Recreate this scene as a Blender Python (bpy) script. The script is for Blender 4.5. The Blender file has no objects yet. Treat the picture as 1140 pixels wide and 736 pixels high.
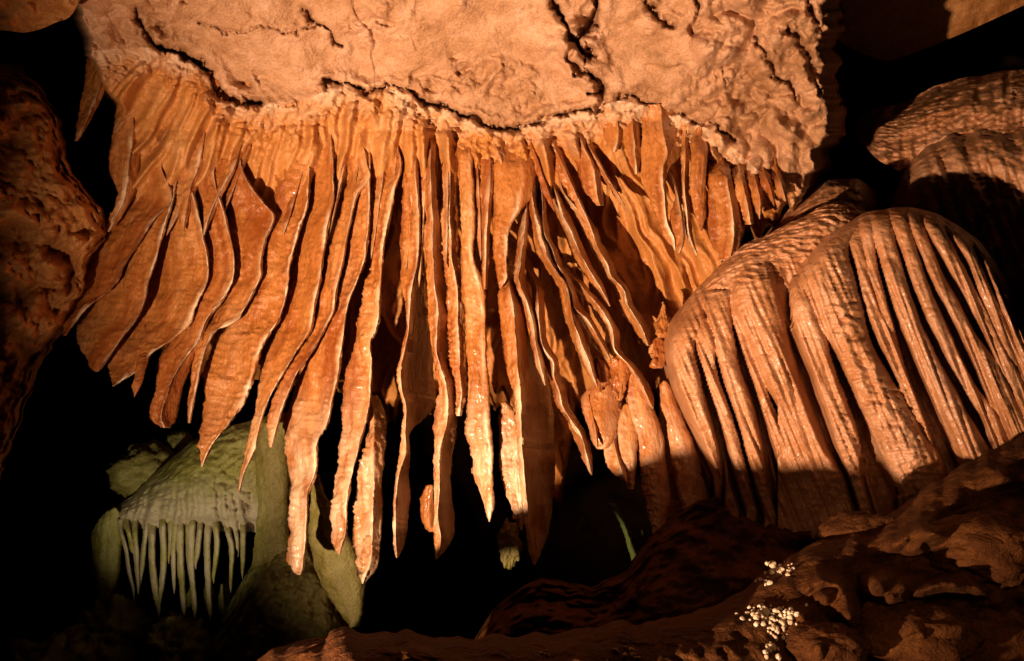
import bpy, math, random
import numpy as np
from mathutils import Vector, Matrix

random.seed(7)
rng = np.random.default_rng(11)
scene = bpy.context.scene
COL = scene.collection

# ------------------------------------------------------------------ camera, world, lamps, exposure
PITCH = math.radians(15.0)
CAM = np.array([0.0, 0.0, 1.5])
LENS = 28.0
cam_data = bpy.data.cameras.new("camera")
cam_data.lens = LENS
cam_data.sensor_width = 36.0
cam_data.clip_start = 0.05
cam_data.clip_end = 200.0
cam = bpy.data.objects.new("camera", cam_data)
cam.location = CAM
cam.rotation_euler = (math.radians(90) + PITCH, 0, 0)
COL.objects.link(cam)
scene.camera = cam

W0, H0 = 1140.0, 736.0
F = W0 * LENS / 36.0
RIGHT = np.array([1.0, 0, 0])
FWD = np.array([0, math.cos(PITCH), math.sin(PITCH)])
UP = np.array([0, -math.sin(PITCH), math.cos(PITCH)])


def P(px, py, d):
    """a direction in the photograph and a distance from the camera plane -> world point"""
    px, py, d = np.broadcast_arrays(np.asarray(px, float), np.asarray(py, float), np.asarray(d, float))
    cx = (px - W0 / 2) / F * d
    cy = -(py - H0 / 2) / F * d
    return CAM + cx[..., None] * RIGHT + cy[..., None] * UP + d[..., None] * FWD


world = bpy.data.worlds.new("World")
scene.world = world
world.use_nodes = True
bg = world.node_tree.nodes["Background"]
bg.inputs[0].default_value = (0.9, 0.55, 0.3, 1)
bg.inputs[1].default_value = 0.0015          # a closed cave: almost no ambient light

scene.view_settings.view_transform = 'Standard'
scene.view_settings.look = 'None'
scene.view_settings.exposure = 0.0
scene.view_settings.gamma = 1.0
scene.view_settings.use_curve_mapping = False
scene.cycles.use_denoising = True
scene.cycles.max_bounces = 6
scene.cycles.diffuse_bounces = 3


def spot(name, loc, target, power, color, cone, blend, radius):
    l = bpy.data.lights.new(name, 'SPOT')
    l.energy = power
    l.color = color
    l.spot_size = math.radians(cone)
    l.spot_blend = blend
    l.shadow_soft_size = radius
    o = bpy.data.objects.new(name, l)
    o.location = loc
    v = Vector(target) - Vector(loc)
    o.rotation_euler = v.to_track_quat('-Z', 'Y').to_euler()
    COL.objects.link(o)
    return o


# the warm show-cave floodlight standing low at the left of the path, and a pale green one behind the curtain
KEY = Vector((-2.2, 0.9, 0.22))
spot("cave_floodlight", KEY, P(690, 225, 5.6), 3800, (1.0, 0.665, 0.43), 81, 1.0, 0.05)
spot("green_floodlight", P(40, 770, 4.4), P(205, 560, 6.7), 165, (1.0, 0.84, 0.50), 50, 0.9, 0.05)
spot("small_green_lamp", P(622, 672, 6.2), P(706, 612, 6.5), 9, (0.95, 1.0, 0.5), 50, 0.8, 0.03)
spot("foreground_fill", (1.0, 0.6, 1.9), P(1080, 735, 3.3), 85, (1.0, 0.55, 0.26), 50, 1.0, 0.3)  # unseen warm fill, added to brighten the foreground bank


# ------------------------------------------------------------------ noise (numpy)
_perm = rng.permutation(256)
_perm = np.concatenate([_perm, _perm, _perm])
_g = rng.normal(size=(256, 3))
_g /= np.linalg.norm(_g, axis=1)[:, None]


def pn(p):
    p = np.asarray(p, float)
    i = np.floor(p).astype(np.int64)
    f = p - i
    i &= 255
    u = f * f * f * (f * (f * 6 - 15) + 10)
    out = 0
    for dx in (0, 1):
        wx = u[..., 0] if dx else 1 - u[..., 0]
        a = _perm[i[..., 0] + dx]
        for dy in (0, 1):
            wy = u[..., 1] if dy else 1 - u[..., 1]
            b = _perm[a + i[..., 1] + dy]
            for dz in (0, 1):
                wz = u[..., 2] if dz else 1 - u[..., 2]
                g = _g[_perm[b + i[..., 2] + dz]]
                out = out + wx * wy * wz * (g[..., 0] * (f[..., 0] - dx) + g[..., 1] * (f[..., 1] - dy) + g[..., 2] * (f[..., 2] - dz))
    return out * 1.6


def fbm(p, o=4, gain=0.5):
    s, a, q = 0, 1.0, np.asarray(p, float)
    for k in range(o):
        s = s + a * pn(q)
        a *= gain
        q = q * 2.03 + 17.3
    return s


def ridged(p, o=3, gain=0.5):
    s, a, q = 0, 1.0, np.asarray(p, float)
    for k in range(o):
        s = s + a * (1 - 2.2 * np.abs(pn(q)))
        a *= gain
        q = q * 2.07 + 9.1
    return s


def billow(p, o=3, gain=0.5):
    s, a, q = 0, 1.0, np.asarray(p, float)
    for k in range(o):
        s = s + a * (2.2 * np.abs(pn(q)) - 0.5)
        a *= gain
        q = q * 2.07 + 5.7
    return s


def sstep(a, b, x):
    t = np.clip((np.asarray(x, float) - a) / (b - a), 0, 1)
    return t * t * (3 - 2 * t)


def smooth_interp(xs, ys, x):
    """monotone-ish cubic (Catmull-Rom) interpolation"""
    xs = np.asarray(xs, float)
    ys = np.asarray(ys, float)
    x = np.clip(np.asarray(x, float), xs[0], xs[-1])
    if len(xs) < 3:
        return np.interp(x, xs, ys)
    h = np.diff(xs)
    dl = np.diff(ys) / h
    m = np.empty_like(ys)
    m[0], m[-1] = dl[0], dl[-1]
    m[1:-1] = (dl[:-1] * h[1:] + dl[1:] * h[:-1]) / (h[1:] + h[:-1])
    k = np.clip(np.searchsorted(xs, x, side='right') - 1, 0, len(h) - 1)
    t = (x - xs[k]) / h[k]
    t2, t3 = t * t, t * t * t
    return ((2 * t3 - 3 * t2 + 1) * ys[k] + (t3 - 2 * t2 + t) * h[k] * m[k]
            + (-2 * t3 + 3 * t2) * ys[k + 1] + (t3 - t2) * h[k] * m[k + 1])


def seg_dist(px, py, poly):
    best = np.full(px.shape, 1e9)
    for (ax, ay), (bx, by) in zip(poly[:-1], poly[1:]):
        vx, vy = bx - ax, by - ay
        t = np.clip(((px - ax) * vx + (py - ay) * vy) / (vx * vx + vy * vy), 0, 1)
        best = np.minimum(best, np.hypot(px - ax - t * vx, py - ay - t * vy))
    return best


# ------------------------------------------------------------------ objects
def tag(o, label, cat, group=None, kind=None):
    if label:
        o['label'] = label
    if cat:
        o['category'] = cat
    if group:
        o['group'] = group
    if kind:
        o['kind'] = kind
    return o


def empty(name, loc):
    o = bpy.data.objects.new(name, None)
    o.location = loc
    o.empty_display_size = 0.1
    COL.objects.link(o)
    return o


def link_mesh(name, verts, faces, mat, parent=None, attrs=None):
    verts = np.asarray(verts, float).reshape(-1, 3)
    c = verts.mean(0)
    me = bpy.data.meshes.new(name)
    faces = np.asarray(faces, np.int32)
    n, k = faces.shape
    me.vertices.add(len(verts))
    me.vertices.foreach_set('co', (verts - c).astype(np.float32).ravel())
    me.loops.add(n * k)
    me.loops.foreach_set('vertex_index', faces.ravel())
    me.polygons.add(n)
    me.polygons.foreach_set('loop_start', np.arange(0, n * k, k, dtype=np.int32))
    me.polygons.foreach_set('use_smooth', np.ones(n, bool))
    for an, av in (attrs or {}).items():
        a = me.attributes.new(an, 'FLOAT', 'POINT')
        a.data.foreach_set('value', np.asarray(av, np.float32).ravel())
    me.update(calc_edges=True)
    me.validate()
    me.materials.append(mat)
    o = bpy.data.objects.new(name, me)
    COL.objects.link(o)
    if parent is not None:
        o.parent = parent
        o.location = Vector(c) - parent.location
    else:
        o.location = c
    return o


def grid_faces(m, n, wrap=False):
    i = np.arange(m - 1)[:, None]
    j = np.arange(n if wrap else n - 1)[None, :]
    j2 = (j + 1) % n
    f = np.stack([i * n + j, (i + 1) * n + j, (i + 1) * n + j2, i * n + j2], -1)
    return f.reshape(-1, 4)


def grid_normals(V, wrap=False):
    du = np.gradient(V, axis=0)
    if wrap:
        dv = np.roll(V, -1, 1) - np.roll(V, 1, 1)
    else:
        dv = np.gradient(V, axis=1)
    n = np.cross(dv, du)
    l = np.linalg.norm(n, axis=-1, keepdims=True)
    return n / np.maximum(l, 1e-9)


# ------------------------------------------------------------------ materials
def rock_mat(name, cols, rough=0.55, big=1.3, mid=7.0, fine=60.0, bump=0.35, dist=0.02, lip=None, streak=0.0, spec=0.35, band=None, wet=0.0):
    m = bpy.data.materials.new(name)
    m.use_nodes = True
    nt = m.node_tree
    N, Lk = nt.nodes, nt.links
    b = N['Principled BSDF']
    geo = N.new('ShaderNodeNewGeometry')
    mp = N.new('ShaderNodeMapping')
    mp.inputs['Scale'].default_value = (1, 1, 1 - streak)
    Lk.new(geo.outputs['Position'], mp.inputs['Vector'])

    def noise(scale, det, rgh=0.6, dist_=0.0, vec=None):
        t = N.new('ShaderNodeTexNoise')
        t.inputs['Scale'].default_value = scale
        t.inputs['Detail'].default_value = det
        t.inputs['Roughness'].default_value = rgh
        t.inputs['Distortion'].default_value = dist_
        Lk.new(vec or mp.outputs['Vector'], t.inputs['Vector'])
        return t
    n1 = noise(big, 6, 0.62, 0.6)
    n2 = noise(mid, 8, 0.65, 0.3)
    mix = N.new('ShaderNodeMath')
    mix.operation = 'MULTIPLY_ADD'
    mix.inputs[1].default_value = 0.55
    Lk.new(n1.outputs['Fac'], mix.inputs[0])
    m2 = N.new('ShaderNodeMath')
    m2.operation = 'MULTIPLY'
    m2.inputs[1].default_value = 0.45
    Lk.new(n2.outputs['Fac'], m2.inputs[0])
    Lk.new(m2.outputs[0], mix.inputs[2])
    ramp = N.new('ShaderNodeValToRGB')
    e = ramp.color_ramp.elements
    e[0].position, e[0].color = 0.34, (*cols[0], 1)
    e[1].position, e[1].color = 0.66, (*cols[2], 1)
    k = e.new(0.5)
    k.color = (*cols[1], 1)
    Lk.new(mix.outputs[0], ramp.inputs[0])
    col = ramp.outputs[0]
    # fine speckle of darker mineral grains
    n3 = noise(fine * 1.7, 4, 0.7)
    r3 = N.new('ShaderNodeMapRange')
    r3.inputs[1].default_value, r3.inputs[2].default_value = 0.35, 0.6
    r3.inputs[3].default_value, r3.inputs[4].default_value = 0.72, 1.06
    Lk.new(n3.outputs['Fac'], r3.inputs[0])
    mul = N.new('ShaderNodeMix')
    mul.data_type = 'RGBA'
    mul.blend_type = 'MULTIPLY'
    mul.inputs[0].default_value = 1.0
    Lk.new(col, mul.inputs[6])
    Lk.new(r3.outputs[0], mul.inputs[7])
    col = mul.outputs[2]
    if band is not None:
        ab = N.new('ShaderNodeAttribute')
        ab.attribute_name = 'band'
        mb = N.new('ShaderNodeMix')
        mb.data_type = 'RGBA'
        Lk.new(ab.outputs['Fac'], mb.inputs[0])
        Lk.new(col, mb.inputs[6])
        mb.inputs[7].default_value = (*band, 1)
        col = mb.outputs[2]
    if lip is not None:
        at = N.new('ShaderNodeAttribute')
        at.attribute_name = 'lip'
        mx = N.new('ShaderNodeMix')
        mx.data_type = 'RGBA'
        Lk.new(at.outputs['Fac'], mx.inputs[0])
        Lk.new(col, mx.inputs[6])
        mx.inputs[7].default_value = (*lip, 1)
        col = mx.outputs[2]
    Lk.new(col, b.inputs['Base Color'])
    rr = N.new('ShaderNodeMapRange')
    rr.inputs[3].default_value, rr.inputs[4].default_value = rough - 0.15, rough + 0.2
    Lk.new(n2.outputs['Fac'], rr.inputs[0])
    Lk.new(rr.outputs[0], b.inputs['Roughness'])
    b.inputs['Specular IOR Level'].default_value = spec
    if wet:
        b.inputs['Coat Weight'].default_value = wet
        b.inputs['Coat Roughness'].default_value = 0.16
    nb = noise(fine, 6, 0.62)
    nb2 = noise(fine * 0.28, 5, 0.55, 0.4)
    ad = N.new('ShaderNodeMath')
    ad.operation = 'MULTIPLY_ADD'
    ad.inputs[1].default_value = 0.45
    Lk.new(nb.outputs['Fac'], ad.inputs[0])
    Lk.new(nb2.outputs['Fac'], ad.inputs[2])
    bp = N.new('ShaderNodeBump')
    bp.inputs['Strength'].default_value = bump
    bp.inputs['Distance'].default_value = dist
    Lk.new(ad.outputs[0], bp.inputs['Height'])
    Lk.new(bp.outputs[0], b.inputs['Normal'])
    return m


M_CEIL = rock_mat('pale_limestone', [(0.27, 0.125, 0.045), (0.49, 0.26, 0.135), (0.64, 0.39, 0.255)], 0.55, 1.5, 9, 50, 0.7, 0.03)
M_WALL = rock_mat('brown_calcite', [(0.36, 0.12, 0.024), (0.49, 0.20, 0.05), (0.58, 0.29, 0.11)], 0.45, 1.4, 6, 55, 0.5, 0.02, streak=0.5, lip=(0.60, 0.41, 0.27))
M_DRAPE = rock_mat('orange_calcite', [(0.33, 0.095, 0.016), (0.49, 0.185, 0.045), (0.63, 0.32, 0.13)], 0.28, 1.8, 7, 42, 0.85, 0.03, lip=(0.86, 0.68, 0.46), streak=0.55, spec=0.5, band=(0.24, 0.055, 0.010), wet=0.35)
M_DOME = rock_mat('tan_flowstone', [(0.34, 0.125, 0.04), (0.45, 0.20, 0.085), (0.57, 0.31, 0.18)], 0.36, 1.4, 7, 50, 0.7, 0.022, lip=(0.62, 0.38, 0.20), spec=0.45, wet=0.2)
M_DARK = rock_mat('brown_cave_rock', [(0.30, 0.11, 0.025), (0.42, 0.17, 0.045), (0.52, 0.25, 0.08)], 0.6, 1.4, 6, 40, 0.7, 0.03)
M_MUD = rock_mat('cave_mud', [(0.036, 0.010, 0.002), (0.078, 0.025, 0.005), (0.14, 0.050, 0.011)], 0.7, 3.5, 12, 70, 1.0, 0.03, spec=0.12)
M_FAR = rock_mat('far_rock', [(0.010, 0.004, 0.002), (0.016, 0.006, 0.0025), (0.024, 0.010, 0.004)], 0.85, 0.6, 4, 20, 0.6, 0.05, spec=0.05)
M_GREEN = rock_mat('grey_flowstone', [(0.17, 0.14, 0.028), (0.29, 0.25, 0.065), (0.40, 0.35, 0.14)], 0.45, 2.2, 9, 45, 0.8, 0.03, lip=(0.42, 0.33, 0.26), spec=0.45)
M_OLIVE = rock_mat('olive_rock', [(0.09, 0.08, 0.02), (0.20, 0.165, 0.045), (0.32, 0.27, 0.09)], 0.5, 2.0, 9, 35, 0.8, 0.03)
M_PEB = rock_mat('white_calcite', [(0.40, 0.26, 0.15), (0.58, 0.43, 0.29), (0.74, 0.62, 0.48)], 0.45, 8, 30, 150, 0.3, 0.005)


# ------------------------------------------------------------------ the main wall: overhanging pale ceiling above, fluted curtain wall below
def arc(px):
    return -0.30 * np.clip((np.asarray(px, float) - 520) / 420, -1.2, 1.2) ** 2


RECX = [60, 300, 420, 620, 660, 760, 940]
RECY = [260, 230, 190, 185, 140, 135, 190]


def D0(px, py):
    px = np.asarray(px, float)
    py = np.asarray(py, float)
    up_ = np.minimum(145 - py, 400)
    d = np.where(py < 145, 5.9 - up_ * 0.0050, 5.9 + (py - 145) * 0.0006)
    r0 = np.interp(px, RECX, RECY)
    d = d + 0.55 * sstep(0, 110, py - r0) * (1 - 0.55 * sstep(640, 690, px))
    return d + arc(px)


def DE(px, py):
    return 5.80 + arc(px) - 0.0013 * (np.asarray(py, float) - 150)


CRACKS = [
    # polyline, half width px, depth m
    ([(178, 52), (200, 60), (222, 70), (236, 84), (243, 103), (262, 112), (287, 117)], 4.5, 0.22),
    ([(287, 117), (310, 118), (330, 116)], 1.6, 0.05),
    ([(340, 12), (352, 28), (362, 30), (372, 46), (380, 52)], 3.2, 0.10),
    ([(362, 92), (384, 90), (408, 103), (430, 96), (452, 98), (468, 112), (492, 118), (512, 128), (533, 133), (548, 142), (566, 144), (590, 140), (612, 130), (640, 124), (656, 121)], 3.0, 0.17),
    ([(432, 98), (448, 110), (470, 128), (488, 146)], 1.8, 0.05),
    ([(608, -30), (616, 4), (628, 22), (636, 40), (646, 52), (660, 64)], 4.6, 0.2),
    ([(668, -30), (662, 12), (655, 32), (642, 44), (652, 60), (648, 74), (662, 86), (672, 98)], 5.4, 0.24),
    ([(640, 50), (632, 66), (645, 80), (660, 84)], 3.0, 0.15),
    ([(655, 104), (668, 102), (672, 116), (664, 124)], 3.2, 0.16),
    ([(690, 108), (706, 106), (716, 114), (728, 118), (742, 122), (760, 128)], 2.2, 0.08),
    ([(770, 136), (796, 138), (806, 150), (818, 158)], 2.0, 0.09),
    ([(720, 4), (732, 16), (748, 30)], 4.0, 0.12),
    ([(775, 0), (778, 18), (770, 34)], 3.6, 0.1),
    ([(840, 40), (852, 60), (862, 84), (880, 92), (886, 110)], 3.2, 0.11),
    ([(875, 30), (892, 50), (905, 76), (912, 104)], 3.8, 0.13),
    ([(900, 0), (905, 20), (918, 36)], 3.5, 0.12),
    ([(812, 60), (804, 80), (812, 96)], 1.6, 0.05),
    ([(560, 70), (562, 84), (580, 90), (596, 100)], 1.3, 0.03),
    ([(470, 30), (460, 42), (464, 56)], 1.4, 0.03),
    ([(222, 26), (256, 38), (290, 30), (330, 38), (352, 26)], 1.8, 0.05),
    ([(150, 10), (160, 36), (176, 52)], 3.2, 0.1),
]
CRX = [60, 120, 178, 222, 243, 287, 340, 384, 430, 468, 512, 548, 566, 612, 656, 690, 742, 800, 850, 940]
CRY = [60, 55, 52, 70, 103, 117, 112, 90, 96, 112, 128, 142, 144, 130, 121, 112, 122, 150, 195, 235]


def main_wall():
    st = 1.45
    pxs = np.arange(58, 952, st)
    pys = np.arange(-150, 640, st)
    PX, PY = np.meshgrid(pxs, pys, indexing='ij')
    d = D0(PX, PY)
    V = P(PX, PY, d)
    # flutes that fan out from a centre above the picture
    ang = (PX - 500) / (PY + 420)
    fl = np.stack([ang * 22 + 0.35 * fbm(V * 2.2, 2), PY * 0.006, 0 * PX], -1)
    flute = ridged(fl, 2)
    fw = sstep(0, 40, PY - np.interp(PX, CRX, CRY))
    d = d - (0.075 + 0.05 * sstep(200, 300, PY)) * fw * (flute - 0.3)
    for nm, rows, o, lab, grp in DR:
        if rows[0][0] < 215 and nm == 'drapery' and rows[0][2] < 800:
            y0, l0, e0 = rows[0][0], rows[0][1], rows[0][2]
            c0 = (l0 + e0) / 2
            cl = c0 + (PY - y0) * np.clip((c0 - 500) / (y0 + 420), -.5, .5)
            hw = max(5.0, 0.55 * abs(e0 - l0))
            g = np.exp(-((PX - cl - 5 * fbm(V * 3, 2)) / hw) ** 2) * sstep(0, 30, PY - np.interp(PX, CRX, CRY) - 8) * (1 - sstep(y0 + 30, y0 + 110, PY))
            d = d - 0.085 * g
    ceilw = 1 - fw
    rightw = sstep(730, 800, PX) * ceilw
    leftw = (1 - sstep(120, 260, PX)) * ceilw
    n_big = fbm(V * 1.3, 3)
    n_mid = fbm(V * 5.0 + 3, 4)
    n_rid = ridged(V * 4.2 + 11, 4, 0.55)
    n_fine = fbm(V * 19.0 + 5, 3)
    rough = 0.10 + (0.90 - 0.45 * rightw) * sstep(0.0, 0.5, fbm(V * 2.1 + 40, 3))
    d = d - ceilw * (0.13 * n_big + 0.035 * n_mid * (0.35 + rough) + 0.055 * rough ** 2 * (n_rid - 0.6) + 0.014 * n_fine * (0.2 + rough ** 2) + 0.05 * np.exp(-np.clip(np.interp(PX, CRX, CRY) - PY, 0, 200) / 16.0))
    hq = fbm(V * 0.8 + 60, 4, 0.45) * 2.6 + 0.6 * V[..., 2]
    fr = hq - np.floor(hq)
    d = d - ceilw * 0.045 * sstep(-0.1, 0.4, fbm(V * 1.7 + 90, 2)) * (np.floor(hq) + sstep(0.44, 0.56, fr) - hq)
    d = d + ceilw * 0.05 * sstep(0.42, 0.6, pn(V * 11 + 50)) * rough
    lump = billow(V * np.array([4.2, 4.2, 2.2]) + 21, 3, 0.38)
    d = d - rightw * (0.12 * lump + 0.012 * (ridged(V * np.array([8, 8, 3.2]) + 2, 2) - 0.5))
    d = d - leftw * (0.07 * lump)
    # popcorn band under the crack
    band = np.exp(-((PY - np.interp(PX, CRX, CRY) - 22) / 22.0) ** 2)
    d = d - band * (0.035 * billow(V * 13, 3) + 0.015 * n_fine)
    d = d - fw * (0.02 * n_mid + 0.007 * n_fine)
    wob = 3.6 * fbm(np.stack([PX * 0.075, PY * 0.075, 0 * PX + 3], -1), 4, 0.65)
    wob2 = 3.6 * fbm(np.stack([PX * 0.075, PY * 0.075, 0 * PX + 19], -1), 4, 0.65)
    for poly, w, dep in CRACKS:
        w_loc = w * (0.72 + 0.9 * fbm(np.stack([PX * 0.035, PY * 0.035, 0 * PX + w], -1), 3))
        q = seg_dist(PX + wob, PY + wob2, poly)
        d = d + dep * np.exp(-(q / np.maximum(w_loc, 0.5)) ** 3)
        d = d - 0.22 * dep * np.exp(-((q - 2.6 * w) / (1.6 * w)) ** 2)
    # the mass turns away from the viewer at its right and left border
    ledge = np.interp(PY, [-150, 0, 40, 90, 120, 150, 200, 260, 340], [62, 74, 88, 100, 126, 129, 126, 122, 80]) + 5 * fbm(np.stack([PY * 0.04, 0 * PY, 0 * PY + 6], -1), 3)
    d = d + 1.4 * (1 - sstep(0, 14, PX - ledge)) ** 1.5
    edge = np.interp(PY, [-150, 0, 32, 46, 64, 84, 102, 124, 150, 160, 168, 186, 200, 240, 300], [930, 930, 930, 922, 930, 922, 926, 934, 932, 922, 914, 918, 908, 890, 870]) + 6 * fbm(np.stack([PY * 0.06, 0 * PY, 0 * PY + 4], -1), 3, 0.6)
    d = d + 1.6 * sstep(0, 20, PX - edge + 14) ** 1.4
    lowx = [58, 100, 160, 220, 300, 340, 400, 430, 460, 500, 540, 560, 600, 622, 640, 700, 760, 800, 840, 870, 932]
    lowy = [340, 350, 385, 415, 430, 440, 440, 470, 462, 450, 440, 455, 560, 590, 470, 490, 440, 330, 275, 250, 240]
    low = np.interp(PX, lowx, lowy) + 22 * fbm(np.stack([PX * 0.05, 0 * PX, 0 * PX + 8], -1), 3)
    d = d + 0.9 * sstep(-25, 0, PY - low)
    V = P(PX, PY, d)
    F_ = grid_faces(*PX.shape)
    cen_y = PY.ravel()[F_].mean(1)
    cen_x = PX.ravel()[F_].mean(1)
    lw = low.ravel()[F_].min(1)
    lg = ledge.ravel()[F_].mean(1)
    eg = edge.ravel()[F_].mean(1)
    keep = (cen_y < lw) & (cen_x < eg + 9) & (cen_x > lg + 1)
    is_c = cen_y < np.interp(cen_x, CRX, CRY)

    pale = np.clip(1 - (PY - np.interp(PX, CRX, CRY)) / (34 + 26 * fbm(V * 3, 3)), 0, 1) * np.clip(0.75 + 0.9 * fbm(V * 7, 3), 0, 1)

    def sub(sel):
        f = F_[sel]
        idx, inv = np.unique(f.ravel(), return_inverse=True)
        return V.reshape(-1, 3)[idx], inv.reshape(-1, 4), {'lip': pale.ravel()[idx]}
    v, f, at = sub(keep & is_c)
    tag(link_mesh('cave_ceiling', v, f, M_CEIL), 'pale cracked limestone ceiling overhanging the orange curtains', 'cave ceiling', kind='structure')
    v, f, at = sub(keep & ~is_c)
    tag(link_mesh('cave_wall', v, f, M_WALL, None, at), 'brown fluted cave wall behind the hanging curtains', 'cave wall', kind='structure')




# ------------------------------------------------------------------ hanging curtains and stalactites
def loft(rows, depth, a=0.65, b=1.3, T=0.05, prof='blade', top=None, step=1.7, nF=15, nR=7, rough=1.0, lipw=0.10, jit=1.0, seed=0, grow=80.0, amp=0.016, cap=0.0, lips=None, low_pale=0.0):
    """rows: (y, left, edge, right) silhouettes. The edge stands nearest; left and right flanks recede.
    depth(px,py) gives the edge distance, a and b how fast the flanks recede (m per m of width)."""
    R = np.array([r if len(r) == 4 else (r[0], r[1], r[2], r[2] + 1.5) if len(r) == 3 else (r[0], r[1], r[1], r[1]) for r in rows], float)
    y0, y1 = R[0, 0], R[-1, 0]
    m = max(8, int((y1 - y0) / step))
    # rings are denser at the tip
    t = np.linspace(0, 1, m)
    Y = y0 + (y1 - y0) * (1 - (1 - t) ** 1.12)
    L, E, Rr = (smooth_interp(R[:, 0], R[:, k], Y) for k in (1, 2, 3))
    lo, hi = np.minimum(L, Rr), np.maximum(L, Rr)
    z = np.zeros_like(Y)
    wid = np.clip((hi - lo) / 18.0, 0.05, 1.0)
    jj = jit * wid
    E = E + jj * 1.1 * fbm(np.stack([Y * 0.034, z + seed * 3.1, z], -1), 3, 0.5)
    L = L + jj * 1.3 * fbm(np.stack([Y * 0.04, z + seed * 3.1, z + 9], -1), 3)
    Rr = Rr + jj * 1.3 * fbm(np.stack([Y * 0.04, z + seed * 3.1, z + 19], -1), 3)
    E = np.clip(E, np.minimum(L, Rr) + 0.02, np.maximum(L, Rr) - 0.02)
    if cap:
        f_ = np.sqrt(np.clip((Y - y0) / cap, 0.004, 1) * (2 - np.clip((Y - y0) / cap, 0.004, 1)))
        L, Rr = E - (E - L) * f_, E + (Rr - E) * f_
    dE = depth(E, Y)
    if top is not None:
        w = sstep(0, grow, Y - y0)
        dE = top(E, Y) * (1 - w) + dE * w
    m2 = dE / F
    dL = dE + (a * (E - L) * m2 + 0.01)
    dR = dE + (b * (Rr - E) * m2 + 0.01)
    taper = np.clip((hi - lo) * m2 / 0.06, 0.05, 1)
    s = 1 - (1 - np.linspace(0, 1, nF)) ** 1.6
    sr = np.linspace(0, 1, nR) ** 1.3
    if prof == 'blade':
        g = 0.55 * s ** 0.75 + 0.45 * s ** 1.2
        gr = sr ** 0.85
    else:
        g = np.sqrt(1 - (1 - s) ** 2)
        gr = 1 - np.sqrt(1 - sr ** 2)
    fx = L[:, None] + (E - L)[:, None] * s
    lipf = np.exp(-((E[:, None] - fx) / 2.6) ** 2)
    fd = dL[:, None] + (dE - dL)[:, None] * g
    if prof == 'blade':
        fd = fd - 0.014 * lipf * taper[:, None]
    rx = E[:, None] + (Rr - E)[:, None] * sr[1:]
    rd = dE[:, None] + (dR - dE)[:, None] * gr[1:]
    # back of the sheet
    Tt = T * taper
    X1 = np.concatenate([fx, rx], 1)
    Dd = np.concatenate([fd, rd], 1)
    nb = 8
    ib = np.linspace(X1.shape[1] - 1, 0, nb).astype(int)
    bx = X1[:, ib]
    bd = Dd[:, ib] + Tt[:, None] * (0.9 + 0.0 * bx)
    if prof == 'round':
        ub = np.linspace(-1, 1, nb)
        bd = np.maximum(dL, dR)[:, None] + Tt[:, None] * (1 - ub ** 2)
        bx = Rr[:, None] + (L - Rr)[:, None] * np.linspace(0, 1, nb)
        bd[:, 0] += 0.004
        bd[:, -1] += 0.004
    Xa = np.concatenate([X1, bx], 1)
    Da = np.concatenate([Dd, bd], 1)
    Yy = np.repeat(Y[:, None], Xa.shape[1], 1)
    V = P(Xa, Yy, Da)
    Nn = grid_normals(V, True)
    lip = np.zeros(Xa.shape)
    ridge = np.exp(-((E[:, None] - fx) / 2.3) ** 2)
    lip[:, :nF] = ridge
    lip[:, nF:nF + nR - 1] = np.exp(-((rx - E[:, None]) / 2.0) ** 2)
    lip *= sstep(8, 120, Y - y0)[:, None] * (lips if lips is not None else (0.15 if prof == 'round' else 0.95)) * (0.55 + 0.45 * sstep(0, 70, Y - y0))[:, None]
    lip *= np.clip(0.62 + 1.1 * fbm(V * 5 + seed, 3), 0.1, 1)
    tp = taper[:, None]
    q = V + seed * 1.37
    disp = amp * rough * tp * (1.2 * fbm(q * np.array([7, 7, 2.6]), 3) + 0.55 * fbm(q * np.array([20, 20, 9]), 3)
                               + 0.35 * (ridged(q * np.array([16, 16, 30]) + 3, 2) - 0.5))
    # fine growth ripples across the sheet, in patches
    patch = sstep(0.0, 0.5, fbm(q * 3.0 + 7, 2))
    disp += 0.003 * rough * tp * patch * np.sin(V[..., 2] * 110 + 9 * fbm(q * 6, 2) + (Xa - E[:, None]) * 0.10)
    cx_ = (Xa - E[:, None]) / 7.0
    band = fbm(np.stack([cx_, Yy * 0.006, 0 * Xa + seed * 2.7], -1), 3, 0.6) + 0.55 * pn(np.array([[seed * 1.71, 0.3, 0.7]]))[0]
    band = np.clip(0.22 + 0.85 * band, 0, 0.8) * (1 - 0.8 * np.clip(lip, 0, 1))
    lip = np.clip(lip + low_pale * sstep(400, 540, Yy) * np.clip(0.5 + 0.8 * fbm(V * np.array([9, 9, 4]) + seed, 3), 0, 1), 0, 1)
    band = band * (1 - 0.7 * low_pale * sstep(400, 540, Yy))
    damp = 1 - 0.75 * ridge
    disp[:, :nF] *= damp
    disp[:, nF:] *= 0.45
    V = V - Nn * disp[..., None] * np.sign(np.sum(Nn * (V.mean((0, 1)) - CAM), -1, keepdims=True) + 1e-9)[..., :1] * 0 + Nn * disp[..., None]
    # close both ends
    mm, nn = Xa.shape
    Fc = grid_faces(mm, nn, True)
    verts = np.concatenate([V.reshape(-1, 3), V[0].mean(0)[None], V[-1].mean(0)[None]])
    c0, c1 = mm * nn, mm * nn + 1
    j = np.arange(nn)
    cap0 = np.stack([0 * j + c0, j, (j + 1) % nn, (j + 1) % nn], -1)[:, :3]
    lp = np.concatenate([lip.ravel(), [0, 0]])
    return verts, Fc, (lp, np.concatenate([band.ravel(), [0, 0]])), (c0, c1, mm, nn)


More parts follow.
